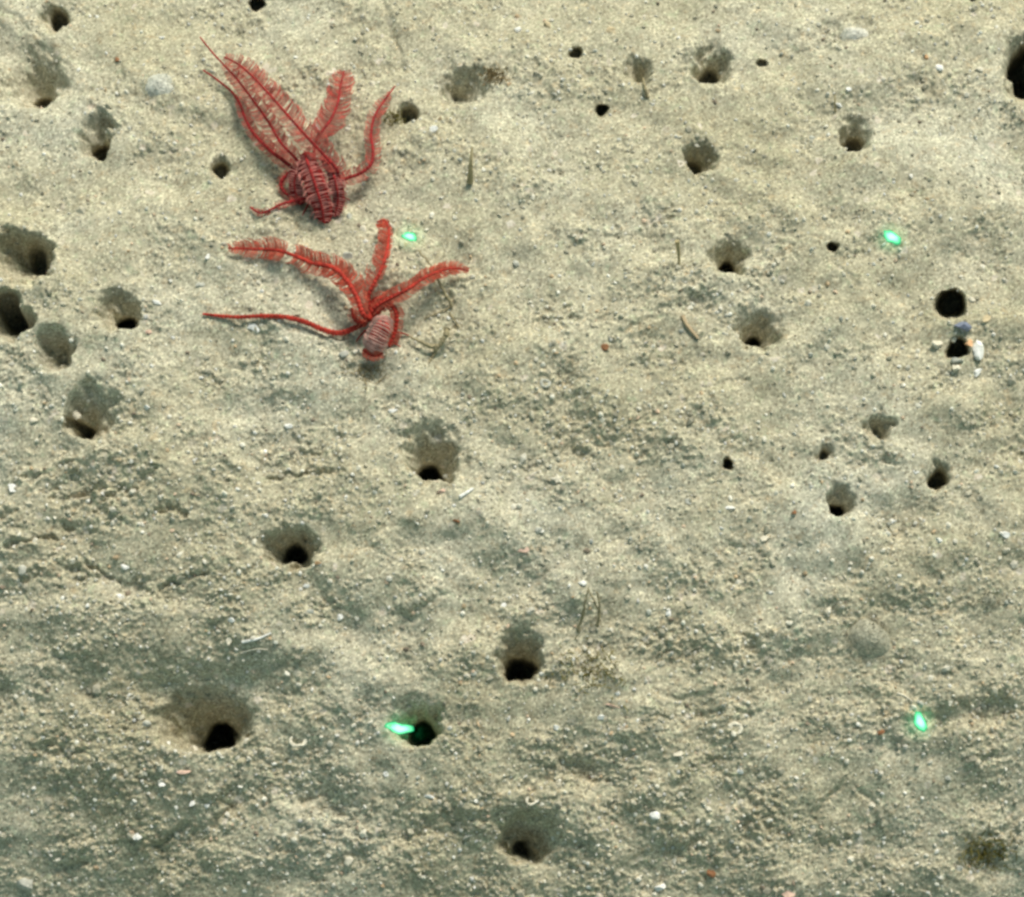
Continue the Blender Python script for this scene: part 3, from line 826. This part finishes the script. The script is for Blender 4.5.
# ------------------------------------------------------------------ hydroid stalks and tufts
M_TWIG = solid('brown_twig', (0.29, 0.24, 0.14))
def twig(name, branches, label, cat, m=M_TWIG):
    x, y, h = branches[0][0][0]
    root = empty(name, unproj(x, y, h + hat(x, y)))
    tag(root, label, cat)
    for bi, (pts, r0, r1) in enumerate(branches):
        P = spline([np.array(unproj(a, b_, c + hat(a, b_))) for (a, b_, c) in pts], 4 * len(pts))
        rr = np.random.default_rng(bi + int(x))
        P = P + rr.normal(0, 0.35 * U, P.shape)
        V, F = [], []
        tube(V, F, P, np.linspace(r0, r1, len(P)) * U * rr.uniform(0.85, 1.2, len(P)), 6)
        rel(mesh_py('stem' if bi == 0 else 'branch', V, F, m, root), root)
    return root
twig('hydroid', [([(433, 356, 0), (436, 349, 5), (441, 343, 10), (446, 335, 15), (447, 329, 17)], 1.8, 3.4),
                 ([(437, 348, 5), (428, 345, 7), (418, 341, 7), (408, 336, 7)], 3.0, 1.0),
                 ([(437, 348, 5), (433, 356, 3), (429, 363, 1)], 1.4, 0.7)], "dark brown branched hydroid twig right of the lower feather star's body", 'hydroid')
twig('hydroid', [([(452, 306, 2), (446, 295, 6), (440, 284, 8), (436, 274, 10), (428, 262, 11), (418, 250, 12)], 1.9, 0.9),
                 ([(452, 306, 2), (443, 311, 2), (433, 315, 2), (425, 319, 1)], 1.2, 0.7)], "thin dark filament bent under the lower feather star's right arm", 'hydroid')
twig('hydroid', [([(450, 313, 1), (454, 320, 2), (459, 327, 1)], 1.1, 0.7)], "short dark thread just below the bent filament", 'hydroid')
twig('hydroid', [([(578, 632, 0), (582, 618, 8), (585, 604, 16), (588, 590, 22)], 1.7, 0.8)], "left one of two thin brown stalks above the largest deep burrow", 'hydroid')
twig('hydroid', [([(598, 626, 0), (599, 614, 8), (599, 604, 14), (597, 592, 20)], 1.7, 0.8),
                 ([(599, 612, 9), (592, 596, 14), (588, 588, 16)], 1.0, 0.6)], "right one of two thin brown stalks above the largest deep burrow", 'hydroid')
twig('hydroid', [([(648, 98, 0), (645, 88, 5), (643, 78, 9)], 2.0, 1.0)], "thin brownish stalk in the shallow crumbly dip near the top", 'hydroid')

def tuft(px, py, n, spread, ln, m, label, seed):
    g = ground(px, py)
    root = tuft_o = None
    r = np.random.default_rng(seed)
    V, F = [], []
    for _ in range(n):
        x, y = px + r.normal(0, spread), py + r.normal(0, spread * 0.6)
        p0 = np.array(ground(x, y))
        d = np.array([r.normal(0, 0.6), r.normal(0, 0.6), 0.8]); d /= np.linalg.norm(d)
        L = ln * r.uniform(0.5, 1.3) * U
        P = np.array([p0, p0 + d * L * 0.5 + r.normal(0, 0.1, 3) * L, p0 + d * L + r.normal(0, 0.25, 3) * L])
        tube(V, F, P, np.array([0.6, 0.5, 0.25]) * U, 3, False)
    o = mesh_py('algal_tuft', np.array(V) - g, F, m)
    o.location = g
    return tag(o, label, 'tuft')
tuft(366, 371, 70, 10, 8, solid('ochre_fuzz', (0.42, 0.34, 0.20), transl=0.3), "ochre fuzzy tuft under the lower feather star's banded front arm", 3)
tuft(985, 852, 150, 13, 10, solid('olive_tuft', (0.22, 0.19, 0.05), transl=0.3), "olive fuzzy tuft in the dip in the bottom right corner", 4)
tuft(493, 77, 110, 7, 7, solid('ochre_tuft', (0.34, 0.26, 0.13), transl=0.3), "small brown fuzzy patch in the broad rough dip near the top", 5)
tuft(590, 668, 110, 20, 9, solid('olive_tuft', (0.22, 0.19, 0.05), transl=0.3), "thin greenish fuzz right of the largest deep burrow", 6)
tuft(395, 118, 60, 6, 8, solid('olive_tuft', (0.22, 0.19, 0.05), transl=0.3), "greenish fuzz in the little hollow right of the upper feather star", 8)

# ------------------------------------------------------------------ feather stars
VIEW = -FWD
def feather_star(centre, label, arms, cirri, c_arm, c_pin, c_pale, seed, gap0, thick):
    r = np.random.default_rng(seed)
    cx, cy, ch = centre
    base = ground(cx, cy)
    root = empty('feather_star', base)
    tag(root, label, 'feather star', 'red feather stars on the seabed')
    # calyx: a small knobbed cup where the arms meet
    V, F = [], []
    prof = [(2.5, 0), (5.5, 3), (7.5, 7), (8.0, 11), (6.0, 15), (2.0, 17)]
    nsg = 20
    cc = np.array(unproj(cx, cy, hat(cx, cy))) - base
    for (rad, z) in prof:
        for j in range(nsg):
            a = 2 * math.pi * j / nsg
            q = 1 + 0.10 * math.cos(5 * a)
            V.append(cc + np.array([rad * q * math.cos(a), rad * q * math.sin(a), z * ch / 17.0]) * U)
    for i in range(len(prof) - 1):
        for j in range(nsg):
            F.append((i * nsg + j, i * nsg + (j + 1) % nsg, (i + 1) * nsg + (j + 1) % nsg, (i + 1) * nsg + j))
    F.append(tuple((len(prof) - 1) * nsg + j for j in range(nsg)))
    mesh_py('calyx', V, F, c_arm, root)
    for ai, A in enumerate(arms):
        P = np.array([unproj(x, y, h + hat(x, y, HS)) for (x, y, h) in A['p']])
        L = np.linalg.norm(np.diff(P, axis=0), axis=1).sum() / U
        n = max(14, int(L / 2))
        S = spline(P, n)
        t = np.linspace(0, 1, n)
        rad = (A.get('r0', 1.7) * thick * (1 - t) ** 0.7 + A.get('r1', 0.8)) * U
        rad = rad * (1 + 0.12 * np.where(np.arange(n) % 2 == 0, 1, -1))          # jointed
        V, F = [], []
        tube(V, F, S, rad, 7)
        if A.get('core'):
            cr = A['core'] * U * np.sin(np.pi * np.clip(0.12 + 0.76 * t, 0, 1)) ** 0.6
            tube(V, F, S - VIEW * A['core'] * 1.15 * U, cr, 10)
        arm = rel(mesh_py('arm', V, F, c_arm, root), root)
        arm_loc = np.array(root.location)
        # pinnules
        npn = max(8, int(L / A.get('gap', gap0)))
        Q = spline(P, npn + 2)
        T = np.gradient(Q, axis=0); T /= np.linalg.norm(T, axis=1)[:, None]
        up = A.get('up', None)
        up = VIEW if up is None else np.array(up, float)
        V, F = [], []
        walk = {1: np.zeros(3), -1: np.zeros(3)}
        tt = np.linspace(0, 1, npn + 2)
        wl, wr = A.get('w', (13, 13))
        t0, t1 = A.get('span', (0.0, 1.0))
        for i in range(1, npn + 1):
            if not (t0 <= tt[i] <= t1): continue
            if any(a <= tt[i] <= b2 for (a, b2) in A.get('skip', [])): continue
            u = (tt[i] - t0) / (t1 - t0 + 1e-9)
            env = min(1.0, 0.4 + 3.0 * u) * min(1.0, 0.35 + 4.5 * (1 - u)) * (1.0 - 0.25 * u)
            side = np.cross(T[i], up); side /= np.linalg.norm(side) + 1e-9
            nrm = np.cross(side, T[i])
            if A.get('barrel'):
                Rb = A['barrel'] * U * (0.80 + 0.2 * math.sin(math.pi * u))
                pts = []
                for k in range(9):
                    th = math.pi * (0.02 + 0.96 * k / 8)
                    pts.append(Q[i] + side * Rb * math.cos(th) + nrm * Rb * 0.75 * math.sin(th) + T[i] * Rb * 0.18 * (math.cos(th) ** 2) + r.normal(0, 0.2 * U, 3))
                pts = [Q[i] + (p_ - Q[i]) * q_ for p_, q_ in zip(pts, r.uniform(0.93, 1.07) + r.normal(0, 0.025, 9))]
                tube(V, F, np.array(pts), A.get('pr', 0.95) * r.uniform(0.6, 1.45) * U, 4, False)
                continue
            for sgn, w in ((1, wr), (-1, wl)):
                if w <= 0 or r.random() < 0.04: continue
                walk[sgn] = 0.86 * walk[sgn] + r.normal(0, 0.05, 3)
                ln = w * env * r.uniform(0.84, 1.10) * (1 + 0.35 * walk[sgn][2]) * (0.45 if r.random() < 0.05 else 1) * U
                sw = A.get('sweep', 0.4) * 0.6 + 0.8 * walk[sgn][0]
                lf = A.get('lift', 0.25)
                j = r.normal(0, 0.10 if A.get('pale') else 0.03, 3) + nrm * 0.8 * walk[sgn][1]
                p0 = Q[i]
                d0 = side * sgn + T[i] * sw * 0.5 + nrm * lf + j
                d1 = side * sgn * 0.75 + T[i] * (sw * 1.2) + nrm * (lf * 0.3) + j
                d2 = side * sgn * 0.30 + T[i] * (0.75 + sw) - nrm * lf * 0.4 + j
                p1 = p0 + d0 / np.linalg.norm(d0) * ln * 0.38
                p2 = p1 + d1 / np.linalg.norm(d1) * ln * 0.34
                p3 = p2 + d2 / np.linalg.norm(d2) * ln * 0.28
                pr = A.get('pr', 0.74) * r.uniform(0.75, 1.25) * (1 - 0.25 * u) * U
                tube(V, F, np.array([p0, p1, p2, p3]), np.array([1.1, 1.0, 0.85, 0.5]) * pr, 4, False)
        if V:
            pin = rel(mesh_py('pinnules', V, F, c_pale if A.get('pale') else c_pin, arm), root)
            tag(pin, kind='stuff')
        if A.get('label'):
            tag(arm, A['label'])
    for (pts, rad) in cirri:
        P = spline([np.array(unproj(x, y, h + hat(x, y, HS))) for (x, y, h) in pts], 10)
        V, F = [], []
        tube(V, F, P, np.linspace(rad, rad * 0.5, 10) * U, 6)
        rel(mesh_py('cirrus', V, F, c_arm, root), root)
    return root

# smoothed ground so that arms do not copy every crumb
HS = np.fft.ifft2(np.fft.fft2(np.maximum(H, -14)) * np.exp(-((_fx ** 2 + _fy ** 2) * (40.0 ** 2)))).real

CRIM = solid('crimson_arm', (0.27, 0.016, 0.016), 0.75, 0.55, 350)
CRIM_P = solid('crimson_pinnule', (0.64, 0.18, 0.14), 0.7, 0.4, 300, transl=0.5)
CRIM_W = solid('banded_pinnule', (0.68, 0.28, 0.24), 0.7, 0.5, 260, transl=0.3)
RED = solid('scarlet_arm', (0.37, 0.030, 0.018), 0.75, 0.5, 350)
RED_P = solid('scarlet_pinnule', (0.68, 0.19, 0.12), 0.7, 0.35, 300, transl=0.5)
RED_W = solid('pale_pinnule', (0.72, 0.44, 0.38), 0.7, 0.35, 260, transl=0.3)

feather_star((318, 186, 26), "dark crimson feather star with long arms reaching to the upper left", [
    dict(p=[(330, 184, 24), (338, 172, 42), (324, 155, 50), (308, 138, 52), (290, 118, 50), (270, 95, 44), (252, 76, 36), (238, 64, 30), (224, 57, 26)], w=(17, 21), r0=1.9),
    dict(p=[(312, 182, 20), (297, 160, 34), (281, 143, 36), (270, 124, 34), (258, 107, 30), (247, 92, 27), (236, 78, 25), (222, 63, 22), (212, 52, 20), (200, 37, 16)], w=(15, 14), span=(0.05, 0.78), r0=1.8),
    dict(p=[(310, 184, 16), (290, 166, 22), (270, 150, 22), (254, 134, 19), (245, 118, 17), (240, 104, 15), (232, 92, 13), (216, 79, 8), (203, 70, 5)], w=(9, 12), span=(0.05, 0.72), r0=2.6),
    dict(p=[(318, 178, 26), (314, 150, 34), (319, 136, 38), (331, 119, 36), (338, 102, 32), (340, 88, 28), (344, 71, 20)], w=(21, 23), span=(0.22, 1.0), lift=0.15, sweep=0.75, r0=1.9),
    dict(p=[(326, 188, 20), (345, 179, 20), (361, 173, 20), (371, 164, 22), (373, 150, 23), (371, 135, 22), (374, 118, 20), (382, 104, 16), (395, 86, 8)], w=(11, 13), sweep=0.35, span=(0.0, 0.92), r0=2.3),
    dict(p=[(305, 154, 42), (308, 164, 47), (313, 178, 44), (318, 194, 33), (322, 208, 20), (324, 223, 5)], w=(19, 19), pale=True, lift=-0.12, sweep=0.1, r0=1.0, r1=1.2, gap=2.6, pr=0.8, core=12,
         label="banded front arm curling down to the mud"),
    dict(p=[(322, 156, 40), (331, 168, 42), (336, 184, 36), (338, 200, 20), (335, 216, 4)], w=(14, 13), pale=True, lift=-0.12, sweep=0.1, r0=0.9, r1=0.9, gap=2.5, pr=0.85, core=7),
    dict(p=[(304, 160, 36), (299, 168, 32), (295, 178, 26), (295, 190, 17), (300, 203, 6)], w=(13, 13), pale=True, lift=-0.12, sweep=0.1, r0=1.0, r1=0.9, gap=2.5, pr=0.85, core=7),
    dict(p=[(314, 196, 12), (298, 200, 10), (282, 204, 7), (270, 210, 5), (260, 213, 3), (250, 207, 3)], w=(6, 6), r0=2.0, sweep=0.2, skip=[(0.55, 0.66)]),
    dict(p=[(312, 184, 18), (296, 172, 22), (284, 178, 16), (281, 186, 10), (286, 194, 6), (293, 196, 4)], w=(6, 7), r0=2.8, r1=1.4, sweep=0.2),
], [([(318, 198, 6), (326, 208, 5), (332, 216, 0)], 1.2), ([(324, 192, 8), (340, 196, 6), (350, 200, 0)], 1.2), ([(312, 198, 6), (304, 212, 3), (302, 218, 0)], 1.2)],
    CRIM, CRIM_P, CRIM_W, 11, 2.1, 0.58)

feather_star((372, 318, 22), "bright scarlet feather star below and right of the dark crimson one", [
    dict(p=[(366, 322, 12), (352, 329, 9), (340, 333, 8), (324, 330, 7), (305, 322, 6), (285, 317, 6), (262, 316, 5), (235, 317, 5), (203, 314, 3)], w=(4.5, 4.5), r0=2.8, r1=1.2, lift=0.9, sweep=0.2, gap=3.2,
         label="slender knotted arm stretched out to the left"),
    dict(p=[(370, 318, 20), (363, 314, 30), (357, 298, 34), (348, 282, 32), (338, 271, 27), (328, 266, 22), (312, 263, 16), (295, 256, 11), (276, 250, 9), (252, 249, 9), (228, 248, 8)], w=(17, 19), span=(0.02, 1.0), skip=[(0.63, 0.68)], gap=1.5, r0=3.0, r1=0.9, sweep=0.5),
    dict(p=[(370, 312, 20), (368, 298, 28), (374, 284, 30), (382, 268, 30), (387, 250, 28), (389, 232, 24), (385, 221, 20), (377, 222, 16)], w=(18, 6), span=(0.1, 1.0), r0=2.3, sweep=0.5),
    dict(p=[(370, 314, 20), (378, 305, 24), (392, 297, 25), (408, 289, 24), (424, 278, 22), (440, 271, 19), (455, 268, 15), (469, 271, 11)], w=(12, 12), r0=2.6, gap=1.5, sweep=0.5),
    dict(p=[(384, 319, 26), (382, 326, 28), (378, 335, 24), (374, 344, 16), (369, 354, 5)], barrel=12.0, pale=True, core=9.5, span=(0.0, 0.80), r0=1.6, r1=1.0, gap=2.1, pr=0.8, label="pale banded front arm bent down to the mud"),
    dict(p=[(364, 350, 11), (369, 354, 14), (376, 356, 14), (383, 353, 11)], w=(10, 8), r0=1.6, r1=1.0, sweep=0.1, lift=0.7, pr=0.9),
    dict(p=[(374, 314, 18), (388, 304, 22), (396, 312, 18), (396, 326, 12), (393, 338, 6), (388, 346, 3)], w=(10, 9), r0=2.8, r1=1.4, sweep=0.25, pr=0.95),
    dict(p=[(370, 316, 16), (372, 302, 20), (384, 298, 18), (392, 304, 14)], w=(10, 10), r0=2.6, r1=1.4, sweep=0.3, pr=0.95),
    dict(p=[(370, 318, 16), (360, 322, 16), (354, 318, 14), (352, 308, 12)], w=(8, 8), r0=2.4, r1=1.2, sweep=0.3),
], [([(390, 332, 6), (402, 333, 4), (412, 337, 0)], 1.3), ([(366, 330, 6), (360, 336, 4), (356, 342, 0)], 1.2), ([(388, 338, 5), (396, 344, 3), (402, 348, 0)], 1.2)],
    RED, RED_P, RED_W, 12, 1.8, 0.68)

# ------------------------------------------------------------------ green laser spots: glowing sheets laid on the mud, the beam's light painted into them
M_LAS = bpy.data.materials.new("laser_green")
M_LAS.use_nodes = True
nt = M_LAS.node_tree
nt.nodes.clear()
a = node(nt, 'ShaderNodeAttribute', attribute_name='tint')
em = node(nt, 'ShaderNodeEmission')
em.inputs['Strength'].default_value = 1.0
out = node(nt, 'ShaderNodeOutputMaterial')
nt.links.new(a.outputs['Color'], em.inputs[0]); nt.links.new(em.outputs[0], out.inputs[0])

def laser(px, py, la, lb, ang, label, seed):
    r = np.random.default_rng(seed)
    g = np.array(ground(px, py))
    root = empty('laser_spot', g)
    tag(root, label, 'laser spot', 'green laser spots on the seabed')
    c, s = math.cos(R(ang)), math.sin(R(ang))
    def shape(sc, rings, jit):
        V, K = [], []
        n = 28
        ph = r.uniform(0, 6.28, 4)
        for i in range(rings + 1):
            q = i / rings
            for j in range(n):
                th = 2 * math.pi * j / n
                w = 1 + jit * (math.sin(2 * th + ph[0]) + 0.8 * math.sin(3 * th + ph[1]) + 0.8 * math.sin(5 * th + ph[2]) + 0.6 * math.sin(8 * th + ph[3]))
                u, v = la * sc * q * w * math.cos(th), lb * sc * q * w * math.sin(th)
                V.append((px + c * u - s * v, py + s * u + c * v, q))
        F = []
        for i in range(rings):
            for j in range(n):
                F.append((i * n + j, i * n + (j + 1) % n, (i + 1) * n + (j + 1) % n, (i + 1) * n + j))
        return np.array(V), F
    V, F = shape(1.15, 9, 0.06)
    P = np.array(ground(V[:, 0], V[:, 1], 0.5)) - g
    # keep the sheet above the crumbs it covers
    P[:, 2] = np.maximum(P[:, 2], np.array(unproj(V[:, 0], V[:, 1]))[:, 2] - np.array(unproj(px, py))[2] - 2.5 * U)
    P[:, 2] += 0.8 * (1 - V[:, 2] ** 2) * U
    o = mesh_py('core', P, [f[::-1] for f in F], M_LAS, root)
    q = V[:, 2][:, None]
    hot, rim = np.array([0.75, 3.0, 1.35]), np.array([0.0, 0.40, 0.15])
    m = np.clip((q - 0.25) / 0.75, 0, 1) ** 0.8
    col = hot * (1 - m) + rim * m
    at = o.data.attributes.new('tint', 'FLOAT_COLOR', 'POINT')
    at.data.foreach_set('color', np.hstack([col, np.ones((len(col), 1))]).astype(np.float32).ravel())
    # the beam itself: a green lamp on the survey vehicle, wide enough to halo the spot
    ld = bpy.data.lights.new('laser_beam', 'SPOT')
    ld.energy = 10.0
    ld.color = (0.02, 1.0, 0.42)
    ld.spot_size = R(1.45)
    ld.spot_blend = 1.0
    ld.shadow_soft_size = 0.002
    lo = bpy.data.objects.new('laser_beam', ld)
    C.objects.link(lo)
    lo.parent = root
    off = Vector((0.02, -0.12, 0.80))
    lo.location = off
    lo.rotation_euler = off.to_track_quat('Z', 'Y').to_euler()

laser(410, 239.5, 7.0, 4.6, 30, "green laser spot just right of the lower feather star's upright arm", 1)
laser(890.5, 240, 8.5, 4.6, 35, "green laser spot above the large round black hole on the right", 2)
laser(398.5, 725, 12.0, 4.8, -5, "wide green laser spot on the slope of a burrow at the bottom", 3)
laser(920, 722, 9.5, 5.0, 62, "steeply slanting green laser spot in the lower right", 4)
